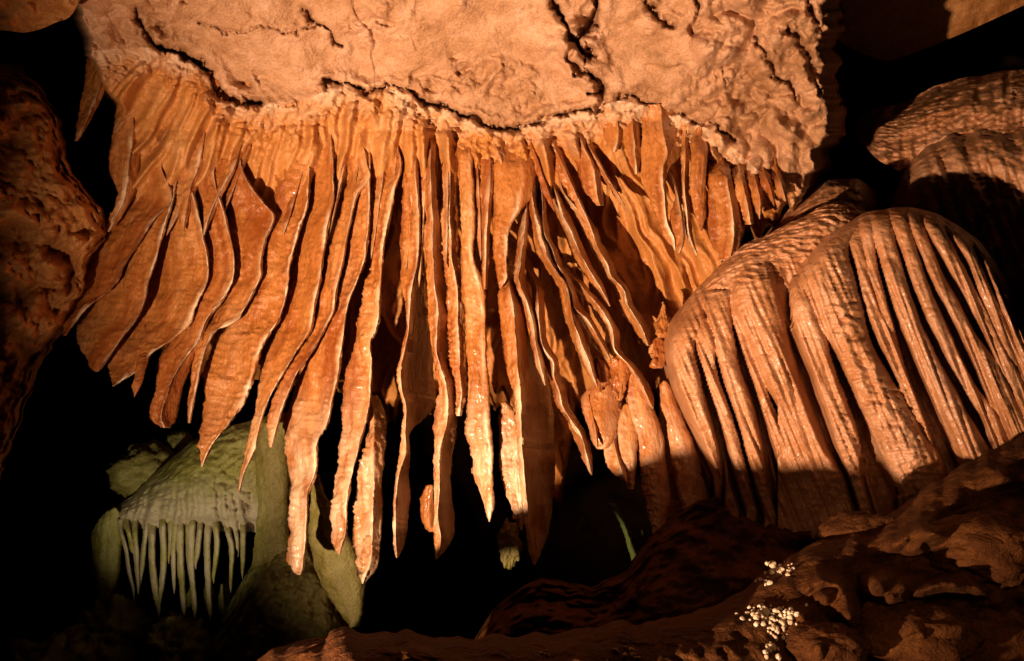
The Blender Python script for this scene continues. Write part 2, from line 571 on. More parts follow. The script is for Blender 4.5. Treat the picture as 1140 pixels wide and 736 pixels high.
def loft_obj(name, rows, depth, mat, parent=None, **kw):
    v, f, lp, (c0, c1, mm, nn) = loft(rows, depth, **kw)
    # end caps as quads collapsed onto existing rings (pairs of opposite points)
    j = np.arange(nn // 2 - 1)
    last = (mm - 1) * nn
    capb = np.stack([last + j, last + (nn - 1 - j), last + (nn - 2 - j), last + j + 1], -1)
    capt = np.stack([j, j + 1, nn - 2 - j, nn - 1 - j], -1)
    return link_mesh(name, v[:-2], np.concatenate([f, capb, capt]), mat, parent, {'lip': lp[0][:-2], 'band': lp[1][:-2]})


G_LEFT = 'broad slanting curtains at the left'
G_MID = 'long hanging curtains in the middle'
G_EDGE = 'slanting curtains with thin pale edges'
G_UP = 'short tongues below the ceiling at the upper right'
G_STUB = 'stubby columns beside the flowstone mound'

# each entry: name, rows, options, label, category, group
DR = [
 ('drapery', [(108, 132, 148, 156), (135, 127, 148, 158), (165, 124, 146, 158), (195, 122, 142, 154), (220, 132, 138, 146), (240, 124, 130, 136), (258, 120, 121, 122)], {},
  'dim brown curtain on the far left, edge of the black gap', G_LEFT),
 ('drapery', [(185, 150, 180), (224, 138, 190), (246, 124, 170), (268, 112, 156), (294, 100, 139), (325, 84, 120), (341, 76, 97), (360, 71, 82), (374, 70, 72)], {'lipw': .05},
  'slanting brown curtain whose thin pale edge ends beside the left rock', G_LEFT),
 ('drapery', [(205, 176, 196), (225, 165, 192), (262, 150, 180), (294, 137, 172), (311, 126, 166), (336, 100, 160), (354, 90, 152), (376, 86, 136), (391, 91, 125), (406, 102, 114), (414, 107, 108)], {'lipw': .05},
  'broad dark curtain with a pointed leaf-shaped tip, lowest at far left', G_LEFT),
 ('drapery', [(200, 190, 212), (230, 188, 218), (262, 178, 226), (294, 170, 232), (315, 164, 230), (333, 158, 221), (345, 150, 215), (359, 140, 211), (379, 130, 190), (394, 124, 167), (410, 123, 157), (419, 124, 142), (430, 125, 126)], {'lipw': .05},
  'broad rippled curtain with a curved pale lower edge and blunt tip', G_LEFT),
 ('stalactite', [(362, 159, 161, 162), (380, 154, 161, 165), (400, 153, 160, 166), (412, 152, 158, 161), (428, 148, 153, 157), (442, 149, 149.5, 150)], {'dd': -0.16, 'prof': 'round'},
  'small spike hanging over the tip of the broad rippled curtain', None),
 ('drapery', [(190, 214, 238), (240, 225, 250, 252), (294, 230, 260, 261), (309, 228, 259, 260), (336, 219, 245, 247), (356, 210, 230, 233), (380, 190, 220, 224), (404, 177, 203, 213), (434, 173, 187, 204), (456, 167, 180, 199), (466, 168, 179, 196), (476, 179, 183, 189)], {'lipw': .06},
  'curtain with a blunt rounded foot and a pale ridge down its middle', G_LEFT),
 ('drapery', [(175, 240, 268), (225, 244, 292), (237, 246, 303), (265, 254, 296), (292, 262, 290), (305, 258, 290), (324, 252, 282), (346, 238, 270), (358, 230, 260), (366, 228, 243), (381, 222, 232), (401, 215, 225), (426, 211, 220), (446, 208, 215), (471, 209, 211)], {'lipw': .06},
  'curtain with an S-curved pale edge that narrows to a thin spike', G_LEFT),
 ('drapery', [(150, 305, 344), (192, 308, 344), (230, 308, 341), (250, 302, 335), (282, 294, 325), (294, 291, 322), (325, 284, 319), (341, 275, 315), (356, 262, 310), (376, 243, 296), (399, 235, 286), (421, 229, 280), (454, 226, 267), (470, 224, 256), (492, 222, 238), (508, 222, 229), (520, 224, 225)], {'rough': 1.7, 'lipw': .05},
  'wide rough pale curtain reaching down over the green flowstone', G_LEFT),
 ('drapery', [(140, 346, 370), (190, 348, 371), (225, 346, 370), (250, 338, 364), (282, 330, 360), (319, 322, 354), (344, 316, 349), (369, 306, 344), (391, 297, 330), (424, 288, 310), (449, 284, 297), (476, 280, 288), (502, 274, 282), (525, 267, 272), (548, 265, 266)], {'lipw': .06},
  'long curtain bending left to a needle tip over the green flowstone', G_MID),
 ('drapery', [(140, 384, 402), (180, 386, 408), (200, 388, 410), (212, 384, 400), (232, 379, 393), (260, 373, 387), (292, 364, 381), (321, 357, 374), (351, 351, 369), (369, 346, 360), (394, 331, 345), (416, 318, 330), (439, 308, 320), (474, 298, 308), (498, 300, 302)], {'lipw': .09},
  'slim curtain with a sharp edge and short tip, left of the longest spike', G_MID),
 ('drapery', [(170, 400, 412), (205, 401, 411), (230, 396, 411), (260, 391, 409), (292, 386, 405), (316, 379, 396), (339, 372, 387), (369, 364, 382), (394, 349, 379), (416, 334, 376), (444, 325, 370), (474, 316, 363), (487, 317, 355), (527, 320, 350), (552, 322, 342), (587, 323, 341), (610, 320, 339), (625, 319, 337), (634, 325, 336), (640, 331, 334)], {'rough': 1.3},
  'longest bright curtain, a wide spike with a slanted cut-off tip', G_MID),
 ('drapery', [(150, 416, 440), (190, 416, 446), (207, 416, 440), (245, 416, 432), (270, 414, 427), (294, 412, 425), (319, 407, 423), (345, 402, 421), (366, 398, 419), (381, 395, 412), (406, 388, 414), (434, 383, 412), (449, 380, 411), (470, 381, 407), (495, 379, 400), (527, 374, 392), (552, 371, 387), (580, 369, 385), (600, 370, 383), (608, 372, 380), (617, 376, 378)], {'rough': 1.4},
  'bright curtain ending in a lumpy foot with a tiny drip spike', G_MID),
 ('drapery', [(440, 405, 412, 420), (456, 408, 416, 428), (472, 410, 416, 431), (500, 405, 416, 429), (520, 400, 416, 427), (552, 396, 416, 426), (575, 393, 415, 426), (590, 391, 415, 425), (615, 394, 414, 423), (632, 399, 410, 420), (642, 401, 406, 411), (650, 403, 404, 405)], {'rough': 2.0, 'dd': -0.05},
  'bulging gnarled spike with a brown right flank, beside the drip spike', G_MID),
 ('drapery', [(160, 448, 462, 465), (205, 448, 464, 466), (245, 447, 466, 468), (294, 445, 464, 470), (331, 449, 457, 474), (366, 452, 455, 478), (394, 446, 449, 482), (434, 444, 447, 484), (452, 448, 452, 484), (464, 448, 452, 474), (480, 447, 451, 458), (505, 446, 451, 457), (527, 441, 445, 456), (562, 438, 441, 455), (590, 437, 440, 453), (610, 438, 441, 449), (621, 441, 442, 444)], {'b': 2.6},
  'narrow curtain with a hairline bright edge and deep brown right flank', G_MID),
 ('drapery', [(140, 468, 480, 484), (185, 470, 479, 485), (250, 474, 482, 490), (294, 475, 482, 496), (351, 476, 487, 500), (391, 481, 486, 503), (434, 489, 497, 508), (470, 484, 498, 509), (500, 483, 490, 504), (545, 482, 489, 502), (577, 483, 488, 505), (607, 484, 490, 500), (623, 485, 486, 487)], {'b': 2.2},
  'wavy thin curtain with a kinked foot, right of the hairline edge', G_MID),
 ('drapery', [(130, 491, 500, 504), (200, 493, 501, 508), (245, 492, 501, 510), (290, 494, 503, 512), (320, 498, 509, 516), (366, 498, 510, 517), (409, 501, 512, 519), (440, 505, 514, 518), (463, 509, 511, 513)], {'rough': 1.8, 'dd': 0.06},
  'short feathery curtain squeezed behind the wavy thin one', G_MID),
 ('drapery', [(140, 507, 520, 524), (185, 509, 522, 527), (245, 513, 525, 528), (294, 514, 526, 530), (316, 515, 534, 539), (345, 518, 537, 541), (389, 520, 538, 542), (444, 521, 540, 545), (478, 520, 542, 547), (502, 524, 545, 549), (545, 532, 546, 549), (565, 539, 546, 549), (581, 544, 545, 546)], {'prof': 'round', 'rough': 1.2},
  'straight pale column-like curtain tapering to a single point at centre', G_MID),
 ('drapery', [(150, 535, 545, 549), (200, 535, 546, 549), (250, 535, 542, 546), (294, 536, 541, 544), (322, 537, 540, 542)], {'dd': .02},
  'thin short rib joining the straight pale curtain from above', G_MID),
 ('drapery', [(152, 547, 575, 594), (175, 546, 580, 596), (200, 547, 582, 596), (217, 548, 578, 594), (232, 549, 576, 582), (252, 549, 566, 569), (282, 550, 564, 566), (300, 552, 563, 565), (311, 553, 562, 564), (321, 556, 557, 558)], {'prof': 'round', 'b': .9},
  'smooth rounded lobe under the ceiling crack with a tiny forked tip', G_MID),
 ('drapery', [(258, 562, 572, 588), (309, 556, 566, 582), (339, 556, 571, 592), (369, 558, 574, 600), (404, 562, 576, 606), (434, 571, 579, 612), (470, 574, 580, 616), (507, 577, 582, 617), (552, 580, 586, 616), (585, 584, 589, 612), (610, 588, 592, 605), (629, 593, 594, 596)], {'b': 2.4, 'a': .9},
  'tall thin blade with beaded bright edge and wide brown right face', G_MID),
 ('drapery', [(448, 553, 562, 572), (470, 555, 572, 579), (520, 556, 574, 581), (555, 563, 578, 585), (575, 574, 580, 585), (591, 580, 581, 582)], {'dd': .12, 'rough': 2.0, 'prof': 'round'},
  'lumpy stub leaning against the tall thin blade', G_MID),
 ('drapery', [(240, 573, 585, 590), (296, 574, 579, 584), (309, 571, 577, 584), (334, 578, 586, 592), (361, 586, 594, 599), (381, 590, 596, 602), (404, 596, 601, 605), (429, 606, 607, 608)], {'lipw': .2, 'a': 1.6, 'b': 1.6, 'dd': .02},
  'thin-edged blade ending in a spike halfway down, right of tall blade', G_EDGE),
 ('drapery', [(270, 581, 585, 592), (299, 582, 587, 594), (316, 590, 596, 608), (356, 593, 600, 622), (389, 599, 606, 630), (401, 606, 615, 634), (419, 610, 617, 637), (434, 615, 622, 640), (454, 621, 627, 646), (465, 629, 634, 652), (482, 635, 645, 656), (507, 648, 653, 658), (529, 658, 659, 660)], {'lipw': .14, 'a': 1.6, 'b': 2.2, 'dd': .05},
  'stepped thin-edged blade with a pale drip at its lower end', G_EDGE),
 ('drapery', [(200, 584, 592, 598), (235, 584, 595, 600), (250, 586, 600, 606), (275, 590, 606, 611), (294, 596, 614, 619), (316, 608, 629, 634), (351, 615, 637, 643), (381, 626, 647, 653), (404, 638, 656, 661), (431, 664, 665, 666)], {'lipw': .08, 'a': 1.6, 'b': 1.6},
  'long straight white-edged blade slanting right, first of the slanting ones', G_EDGE),
 ('drapery', [(225, 598, 604, 608), (265, 602, 608, 614), (277, 606, 615, 620), (294, 612, 621, 626), (309, 620, 629, 634), (326, 626, 636, 641), (346, 632, 643, 650), (352, 636, 650, 656), (366, 644, 660, 665), (386, 655, 672, 676), (400, 676, 679, 681)], {'lipw': .1, 'a': .8, 'dd': .05},
  'wriggling white-edged blade just right of the long straight one', G_EDGE),
 ('drapery', [(260, 618, 624, 630), (305, 624, 630, 636), (312, 630, 641, 646), (324, 636, 652, 658), (349, 652, 672, 678), (369, 662, 682, 690), (391, 668, 686, 700), (406, 680, 700, 712), (424, 692, 712, 722), (440, 706, 720, 728), (455, 726, 727, 728)], {'lipw': .08, 'a': 1.6, 'b': 2.0, 'dd': .06},
  'longest slanting white-edged blade, forking off and ending by the mound', G_EDGE),
 ('drapery', [(205, 610, 616, 622), (235, 614, 625, 632), (260, 622, 637, 643), (294, 636, 652, 658), (314, 648, 665, 670), (341, 678, 679, 680)], {'lipw': .09, 'a': .9, 'dd': .08},
  'short slanting blade with a fine edge in the middle of the slanting ones', G_EDGE),
 ('drapery', [(180, 616, 624, 630), (217, 620, 629, 634), (230, 624, 640, 646), (250, 636, 655, 662), (275, 648, 666, 674), (294, 656, 676, 684), (309, 660, 682, 690), (319, 666, 692, 698), (341, 680, 700, 708), (366, 696, 715, 722), (385, 720, 722, 724)], {'lipw': .08, 'a': .9, 'b': .7, 'dd': .1},
  'uppermost slanting white-edged blade running down to the pale nodules', G_EDGE),
 ('drapery', [(122, 624, 640, 652), (160, 632, 648, 660), (185, 642, 660, 667), (210, 650, 664, 670), (229, 664, 668, 672)], {'top0': 1},
  'tongue with a black shadow on its right, leftmost under the ceiling fissure', G_UP),
 ('drapery', [(104, 666, 682, 694), (137, 667, 688, 695), (155, 675, 688, 693), (169, 682, 684, 686)], {'top0': 1, 'dd': -.06},
  'short pointed tooth right below the ceiling fissure', G_UP),
 ('drapery', [(110, 695, 704, 709), (140, 695, 705, 711), (160, 694, 706, 713), (178, 700, 708, 713), (194, 707, 709, 710)], {'top0': 1, 'dd': -.05},
  'narrow tongue between the pointed tooth and the wide torn sheet', G_UP),
 ('drapery', [(116, 713, 735, 750), (150, 715, 738, 754), (172, 711, 742, 759), (185, 710, 738, 746), (200, 713, 738, 742), (225, 725, 740, 744), (250, 735, 743, 747), (265, 742, 750, 758), (279, 751, 752, 753)], {'top0': 1, 'dd': -.06, 'a': .45},
  'wide torn sheet with a ragged lower half, above the slanting blades', G_UP),
 ('drapery', [(215, 751, 754, 756), (240, 747, 758, 761), (258, 744, 761, 763), (272, 748, 760, 762), (282, 755, 756, 757)], {'dd': -.08},
  'small pale flap hanging from the ragged wide sheet', G_UP),
 ('drapery', [(140, 757, 763, 768), (175, 758, 763, 768), (207, 759, 762, 767), (240, 761, 765, 769), (262, 764, 768, 772), (284, 774, 776, 777)], {'top0': 1, 'dd': -.04, 'lipw': .2},
  'knife-thin blade between the torn sheet and the smooth tongue', G_UP),
 ('drapery', [(140, 768, 780, 787), (175, 769, 782, 788), (200, 769, 781, 786), (220, 770, 780, 785), (240, 774, 781, 785), (257, 780, 781, 782)], {'top0': 1, 'dd': -.07, 'prof': 'round'},
  'smooth pinkish tongue with black slots on both sides', G_UP),
 ('drapery', [(165, 789, 800, 806), (185, 789, 806, 812), (230, 788, 814, 822), (260, 790, 818, 826), (290, 800, 812, 818)], {'top0': 1, 'dd': -.05, 'a': .4},
  'broad slab with two slots, just above the edge of the mound', G_UP),
 ('drapery', [(172, 812, 820, 826), (198, 816, 825, 829), (225, 822, 832, 836), (250, 829, 836, 839)], {'top0': 1, 'dd': -.03},
  'first narrow finger right of the slotted slab', G_UP),
 ('drapery', [(174, 828, 835, 840), (196, 832, 840, 844), (220, 838, 846, 850), (244, 845, 846, 847)], {'top0': 1, 'dd': -.03},
  'second narrow finger right of the slotted slab', G_UP),
 ('drapery', [(170, 842, 849, 854), (190, 844, 851, 856), (210, 850, 858, 862), (229, 861, 862, 863)], {'top0': 1, 'dd': -.03},
  'third narrow finger right of the slotted slab', G_UP),
 ('drapery', [(172, 855, 862, 867), (190, 857, 865, 870), (210, 863, 871, 876), (224, 873, 875, 877)], {'top0': 1, 'dd': -.03},
  'last and shortest finger, touching the shoulder of the mound', G_UP),
 ('nodule', [(398, 655, 664, 674), (412, 655, 666, 677), (425, 659, 668, 676), (436, 665, 668, 671)], {'prof': 'round', 'dd': .05},
  'round nodule below the tip of the long straight blade', None),
 ('nodule', [(390, 679, 688, 695), (408, 679, 690, 698), (430, 681, 692, 698), (446, 686, 690, 694)], {'prof': 'round', 'dd': .05},
  'egg-shaped nodule under the wriggling blade', None),
 ('nodule', [(336, 732, 738, 744), (352, 731, 739, 745), (368, 730, 738, 743), (376, 734, 738, 741)], {'prof': 'round', 'dd': .02},
  'upper pale nodule wedged against the left rim of the mound', None),
 ('nodule', [(374, 724, 733, 744), (388, 720, 733, 744), (402, 725, 734, 741), (410, 730, 733, 736)], {'prof': 'round', 'dd': .02},
  'lower pale nodule wedged against the left rim of the mound', None),
 ('column_stub', [(424, 656, 672, 690), (440, 646, 670, 692), (455, 648, 670, 692), (475, 655, 673, 690), (490, 660, 676, 686), (500, 664, 670, 676)], {'prof': 'round', 'dd': .08},
  'wide cracked stub below the two nodules', G_STUB),
 ('column_stub', [(466, 666, 676, 686), (497, 671, 685, 690), (520, 677, 691, 696), (537, 696, 697, 698)], {'dd': .02},
  'sharp-edged stub tapering into the shadow', G_STUB),
 ('column_stub', [(450, 687, 698, 706), (470, 687, 700, 708), (500, 689, 702, 709), (525, 692, 702, 708), (545, 698, 703, 706)], {'prof': 'round', 'dd': .08},
  'smooth round stub between the sharp-edged stub and the fluted one', G_STUB),
 ('column_stub', [(416, 694, 704, 712), (450, 699, 714, 725), (478, 706, 722, 736), (510, 711, 727, 741), (550, 716, 732, 746), (595, 728, 734, 740)], {'prof': 'round', 'dd': .12},
  'fluted stub left of the mound, under the longest slanting blade', G_STUB),
 ('column_stub', [(424, 730, 739, 746), (460, 738, 748, 758), (490, 744, 757, 770), (525, 750, 765, 782), (560, 758, 772, 788), (600, 770, 776, 782)], {'prof': 'round', 'dd': .12},
  'slanting stub touching the left foot of the mound', G_STUB),
 ('stalactite', [(440, 652, 655, 658), (478, 660, 663, 666), (498, 664, 665, 666)], {'dd': -.02},
  'thin bright drip spike in front of the wide cracked stub', None),
 ('drapery', [(24, 104, 132, 142), (45, 101, 130, 138), (70, 96, 120, 128), (100, 92, 110, 117), (130, 87, 98, 103), (157, 83, 85, 87)], {'dd': -.05, 'top0': 1},
  'narrow dim flap hanging highest of all, at the upper left corner', G_LEFT),
 ('drapery', [(92, 136, 154, 160), (120, 131, 148, 156), (148, 126, 128, 130)], {'dd': -.03},
  'small dim flap high on the left, beside the black gap', G_LEFT),
 ('drapery', [(96, 176, 196, 199), (120, 176, 197, 199), (140, 172, 191, 194), (159, 175, 177, 179)], {'dd': -.02},
  'small lipped flap high on the left, right of the dim flap', G_LEFT),
 ('drapery', [(120, 206, 232, 238), (150, 200, 228, 236), (185, 197, 220, 228), (210, 197, 212, 219), (238, 200, 206, 210), (258, 203, 204, 205)], {'dd': -.02},
  'smooth shallow fold above the broad rippled curtain', G_LEFT),
 ('drapery', [(128, 248, 274, 280), (150, 246, 275, 280), (165, 244, 268, 274), (190, 238, 258, 262), (222, 228, 240, 246), (244, 226, 232, 236), (262, 226, 227, 228)], {'dd': -.02},
  'shallow fold with a curled pale lip, under the left ceiling crack', G_LEFT),
]


G_FOLD = 'small folds between the curtain roots'
FOLD_X = [(214, 262, 10), (262, 250, 9), (332, 262, 10), (378, 272, 8), (395, 250, 7), (424, 288, 8), (437, 268, 7), (459, 300, 7), (472, 320, 7), (497, 300, 7), (531, 290, 6), (604, 236, 9), (632, 262, 10), (676, 240, 9)]
for k_, (x_, yb_, w_) in enumerate(FOLD_X):
    sl_ = (x_ - 500) / 620.0
    yt_ = float(np.interp(x_ + 70 * -sl_, CRX, CRY)) + 9
    rw_ = []
    for q_, f_ in ((0, .8), (.3, 1), (.7, .8), (.92, .4), (1, .06)):
        y_ = yt_ + (yb_ - yt_) * q_
        c_ = x_ + sl_ * (y_ - 200) * (1.0 if x_ < 590 else 2.2)
        rw_.append((y_, c_ - .6 * w_ * f_, c_ + .25 * w_ * f_, c_ + .5 * w_ * f_))
    n_ = ['first', 'second', 'third', 'fourth', 'fifth', 'sixth', 'seventh', 'eighth', 'ninth', 'tenth', 'eleventh', 'twelfth', 'thirteenth', 'last'][k_]
    DR.append(('drapery', rw_, {'top0': 1, 'dd': .05, 'rough': 1.2, 'lips': .5}, n_ + ' from the left of the small folds between the curtain roots', G_FOLD))


main_wall()


def curtain_depth(dd):
    return lambda px, py: DE(px, py) + dd


def curtain_top(px, py):
    return D0(px, py) + 0.03


def top_upper(px, py):
    return DE(px, py) + 0.16


def extend(rows, own):
    r0, r1 = [list(q) for q in rows[:2]]
    if len(r0) == 3:
        r0 = r0 + [r0[2] + 1.5]
    y0 = r0[0]
    c0 = (r0[1] + r0[3]) / 2
    yT = max(float(np.interp(c0, CRX, CRY)) + 10, y0 - 105)
    if y0 - yT < 15:
        return rows
    sl = (c0 - 500) / (y0 + 420)
    if own:
        sl = 0.5 * (r1[2] - r0[2]) / (r1[0] - r0[0])
    sh = (yT - y0) * float(np.clip(sl, -.6, .6))
    out = []
    for q, k in ((1.0, .8), (.5, .92)):
        out.append((y0 + (yT - y0) * q,) + tuple(c0 + sh * q + (v - c0) * k for v in r0[1:4]))
    return out + list(rows)


for i, (name, rows, o, label, group) in enumerate(DR):
    o = dict(o)
    yfirst = rows[0][0]
    ext = name == 'drapery' and not o.get('top0') and yfirst < 250 and yfirst > 100
    if ext:
        rows = extend(rows, group == G_EDGE)
    dd = o.pop('dd', 0.0)
    t0 = o.pop('top0', 0)
    kw = dict(seed=i + 1, top=curtain_top if yfirst < 300 else top_upper, grow=(yfirst - rows[0][0] + 35) if ext else 70 if not t0 else 35)
    if name in ('nodule', 'column_stub') or (o.get('prof') == 'round' and not ext):
        kw['cap'] = 22
    if o.get('prof') == 'round':
        kw.update(a=0.55, b=0.55, T=0.12)
    if group == G_LEFT:
        kw['a'] = 0.42
        kw['lips'] = 0.8
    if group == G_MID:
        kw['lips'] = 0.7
        kw['low_pale'] = 0.55  # whiter crust on the lower curtains, with their lamp highlight tinted in
    if name == 'nodule':
        kw.update(rough=2.0, amp=.022)
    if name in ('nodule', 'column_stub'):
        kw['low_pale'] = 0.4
    if group == G_EDGE:
        rows = [(q[0], max(q[1], q[2] - 9), q[2], min(q[3], q[2] + 7)) if len(q) == 4 else q for q in rows]
        o.update(a=4.0, b=3.2)
    kw.update(o)
    cat = {'drapery': 'cave curtain', 'stalactite': 'stalactite', 'nodule': 'nodule', 'column_stub': 'stalactite'}[name]
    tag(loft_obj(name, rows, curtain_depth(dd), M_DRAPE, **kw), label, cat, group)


# ------------------------------------------------------------------ generic rock sheets: a face seen by the viewer that rolls over its rim and continues behind
def rock_sheet(name, xs, tops, bots, dfun, mat, parent=None, step=2.2, roll=1.0, rollw=0.14, back=0.8, amps=((1.5, 0.06), (6, 0.02), (20, 0.006)),
               lump=0.0, lumpf=5.0, rim=3.0, seed=0, bump=None, ripple=0.0, endroll=0.0, split=None, part=None, rough_at=None, lipfn=None):
    X = np.arange(xs[0], xs[-1] + step, step)
    tp = smooth_interp(xs, tops, X)
    bt = smooth_interp(xs, bots, X)
    tp = tp + rim * fbm(np.stack([X * 0.03, 0 * X + seed, 0 * X], -1), 2, 0.5)
    nv = max(12, int((bt - tp).max() / step))
    v = np.linspace(0, 1, nv) ** 1.25
    PX = np.repeat(X[:, None], nv, 1)
    PY = tp[:, None] + (bt - tp)[:, None] * v
    V_ = np.repeat(v[None], len(X), 0)
    d = dfun(PX, PY, V_)
    hgt = (bt - tp)[:, None]
    d = d + roll * np.exp(-(V_ * hgt) / (rollw * 300))
    if endroll:
        ex = np.minimum(PX - xs[0], xs[-1] - PX)
        d = d + endroll * np.exp(-ex / 12.0)
    W = P(PX, PY, d) + seed * 2.3
    for f_, a_ in amps:
        d = d - a_ * fbm(W * f_ + 1.7 * f_, 4)
    if lump:
        d = d - lump * billow(W * lumpf, 3)
    if ripple:
        rr_ = ridged(W * np.array([9, 9, 22]), 3) - 0.5
        d = d - ripple * rr_
        if rough_at is not None:
            d = d - 0.016 * rough_at(PX, PY) * rr_
    if bump is not None:
        d = d - bump(PX, PY)
    # rows that carry the surface on behind the rim
    k = 5
    PXb = np.repeat(X[:, None], k, 1)
    PYb = np.repeat(PY[:, :1], k, 1) + np.linspace(14, 0.5, k)
    Db = d[:, :1] + back * np.linspace(1, 0.06, k)
    V = P(np.concatenate([PXb, PX], 1), np.concatenate([PYb, PY], 1), np.concatenate([Db, d], 1))
    fc = grid_faces(*V.shape[:2])
    if split is None:
        la = np.zeros(V.shape[:2])
        if lipfn is not None:
            la[:, k:] = np.clip(lipfn(PX, PY), 0, 1)
        return link_mesh(name, V, fc, mat, parent, {'lip': la})
    lab = np.concatenate([np.full((len(X), k), -1), split(PX, PY)], 1).ravel()[fc]
    lab = np.where((lab == lab[:, :1]).all(1), lab[:, 0], -1)
    for q in np.unique(lab):
        sub = fc[lab == q]
        if len(sub) < 40:
            continue
        idx, inv = np.unique(sub.ravel(), return_inverse=True)
        link_mesh(name if q < 0 else part, V.reshape(-1, 3)[idx], inv.reshape(-1, 4), mat, parent, {'lip': np.zeros(len(idx))})


# ------------------------------------------------------------------ flowstone mound at the right
def dome_main(px, py, v=None):
    return 5.06 - 0.10 * sstep(900, 1140, px) + 0.05 * np.clip((930 - px) / 60.0, 0, 1.3) ** 2 - 0.18 * sstep(230, 400, py)


def dome_side(px, py, v=None):
    foot = np.interp(py, [380, 432, 495, 540, 600], [730, 744, 770, 788, 812])
    return 0.55 * (1 - sstep(-4, 16, px - foot)) + 5.13 + 0.12 * np.clip((800 - px) / 70.0, 0, 1.3) ** 2 + 0.12 * sstep(860, 960, px) - 0.12 * sstep(270, 420, py)


MX = [866, 880, 905, 937, 962, 995, 1035, 1067, 1095, 1120, 1150, 1200]
MT = [352, 306, 272, 252, 238, 231, 236, 252, 274, 312, 375, 480]
SX = [734, 745, 760, 800, 830, 855, 892, 917, 945, 968]
ST = [388, 362, 340, 296, 272, 259, 243, 229, 225, 236]
BX = [846, 872, 900, 930, 955, 974]
BT = [262, 236, 214, 200, 198, 212]
mound = empty('flowstone_mound', P(960, 560, 5.1))
tag(mound, 'big rounded ribbed flowstone mound on the right under the ceiling', 'flowstone')
rock_sheet('shoulder', BX, BT, [330] * len(BX), lambda a, b, c: 5.75 + 0 * a, M_DOME, mound, roll=0.6, rollw=0.05, ripple=0.03, seed=5, endroll=0.5, amps=((2, .03), (7, .02), (22, .008)))

RIBS = [
 ('s', [(362, 744, 762, 782), (390, 740, 758, 773), (420, 745, 765, 780), (454, 759, 774, 786), (492, 778, 788, 797), (532, 796, 800, 803)]),
 ('s', [(366, 770, 785, 800), (400, 779, 788, 796), (440, 792, 800, 808), (480, 805, 813, 820), (524, 817, 824, 832), (570, 830, 836, 842)]),
 ('s', [(335, 782, 803, 812), (370, 792, 810, 817), (400, 799, 813, 821), (440, 811, 825, 834), (487, 826, 837, 846), (524, 836, 844, 852), (575, 850, 858, 864)]),
 ('s', [(342, 811, 818, 825), (382, 823, 832, 839), (420, 837, 844, 850), (450, 846, 855, 860), (492, 860, 870, 878), (526, 870, 876, 883), (575, 880, 888, 896)]),
 ('s', [(295, 834, 846, 856), (306, 822, 846, 862), (325, 815, 847, 867), (345, 816, 851, 872), (382, 832, 862, 879), (420, 848, 873, 889), (450, 864, 883, 896), (480, 878, 894, 905), (512, 891, 904, 914), (545, 903, 911, 918), (580, 914, 922, 928)]),
 ('m', [(318, 878, 895, 912), (357, 881, 901, 918), (395, 894, 910, 925), (450, 915, 930, 945), (480, 926, 941, 954), (500, 933, 947, 958), (522, 942, 950, 957), (570, 958, 964, 970)]),
 ('m', [(250, 930, 944, 958), (275, 908, 930, 946), (310, 890, 926, 952), (345, 898, 932, 962), (380, 922, 948, 971), (435, 949, 977, 1001), (480, 969, 1000, 1027), (512, 984, 1018, 1048), (548, 1000, 1024, 1060), (580, 1015, 1036, 1070)]),
 ('m', [(256, 942, 950, 960), (310, 955, 962, 968), (345, 964, 972, 980), (380, 977, 988, 998), (417, 995, 1003, 1010), (450, 1009, 1017, 1023), (492, 1031, 1035, 1038)]),
 ('m', [(240, 955, 965, 975), (290, 963, 969, 976), (330, 974, 980, 986), (365, 985, 991, 996), (402, 1000, 1003, 1005)]),
 ('m', [(236, 965, 981, 992), (280, 976, 989, 1001), (320, 987, 1000, 1012), (374, 1007, 1019, 1032), (420, 1027, 1040, 1054), (460, 1045, 1060, 1077), (490, 1056, 1076, 1096), (520, 1068, 1090, 1112)]),
 ('m', [(233, 984, 996, 1007), (275, 1002, 1011, 1021), (310, 1013, 1022, 1032), (374, 1040, 1049, 1059), (430, 1070, 1078, 1087), (465, 1091, 1102, 1114), (492, 1100, 1112, 1126), (520, 1112, 1124, 1138)]),
 ('m', [(238, 1007, 1014, 1021), (275, 1022, 1029, 1037), (302, 1032, 1041, 1049), (340, 1051, 1060, 1069), (374, 1069, 1078, 1088), (400, 1081, 1094, 1109), (440, 1097, 1112, 1130), (480, 1116, 1130, 1150), (510, 1128, 1142, 1164)]),
 ('m', [(243, 1026, 1037, 1046), (272, 1040, 1051, 1060), (315, 1065, 1075, 1083), (345, 1081, 1090, 1098), (374, 1095, 1103, 1111), (410, 1111, 1121, 1133), (440, 1125, 1135, 1147), (490, 1146, 1156, 1170)]),
 ('m', [(254, 1054, 1063, 1070), (290, 1075, 1083, 1090), (330, 1092, 1100, 1108), (374, 1111, 1119, 1127), (410, 1129, 1138, 1147), (450, 1146, 1155, 1165)]),
 ('m', [(272, 1086, 1094, 1100), (310, 1103, 1109, 1115), (350, 1116, 1122, 1128), (390, 1130, 1138, 1146)]),
]
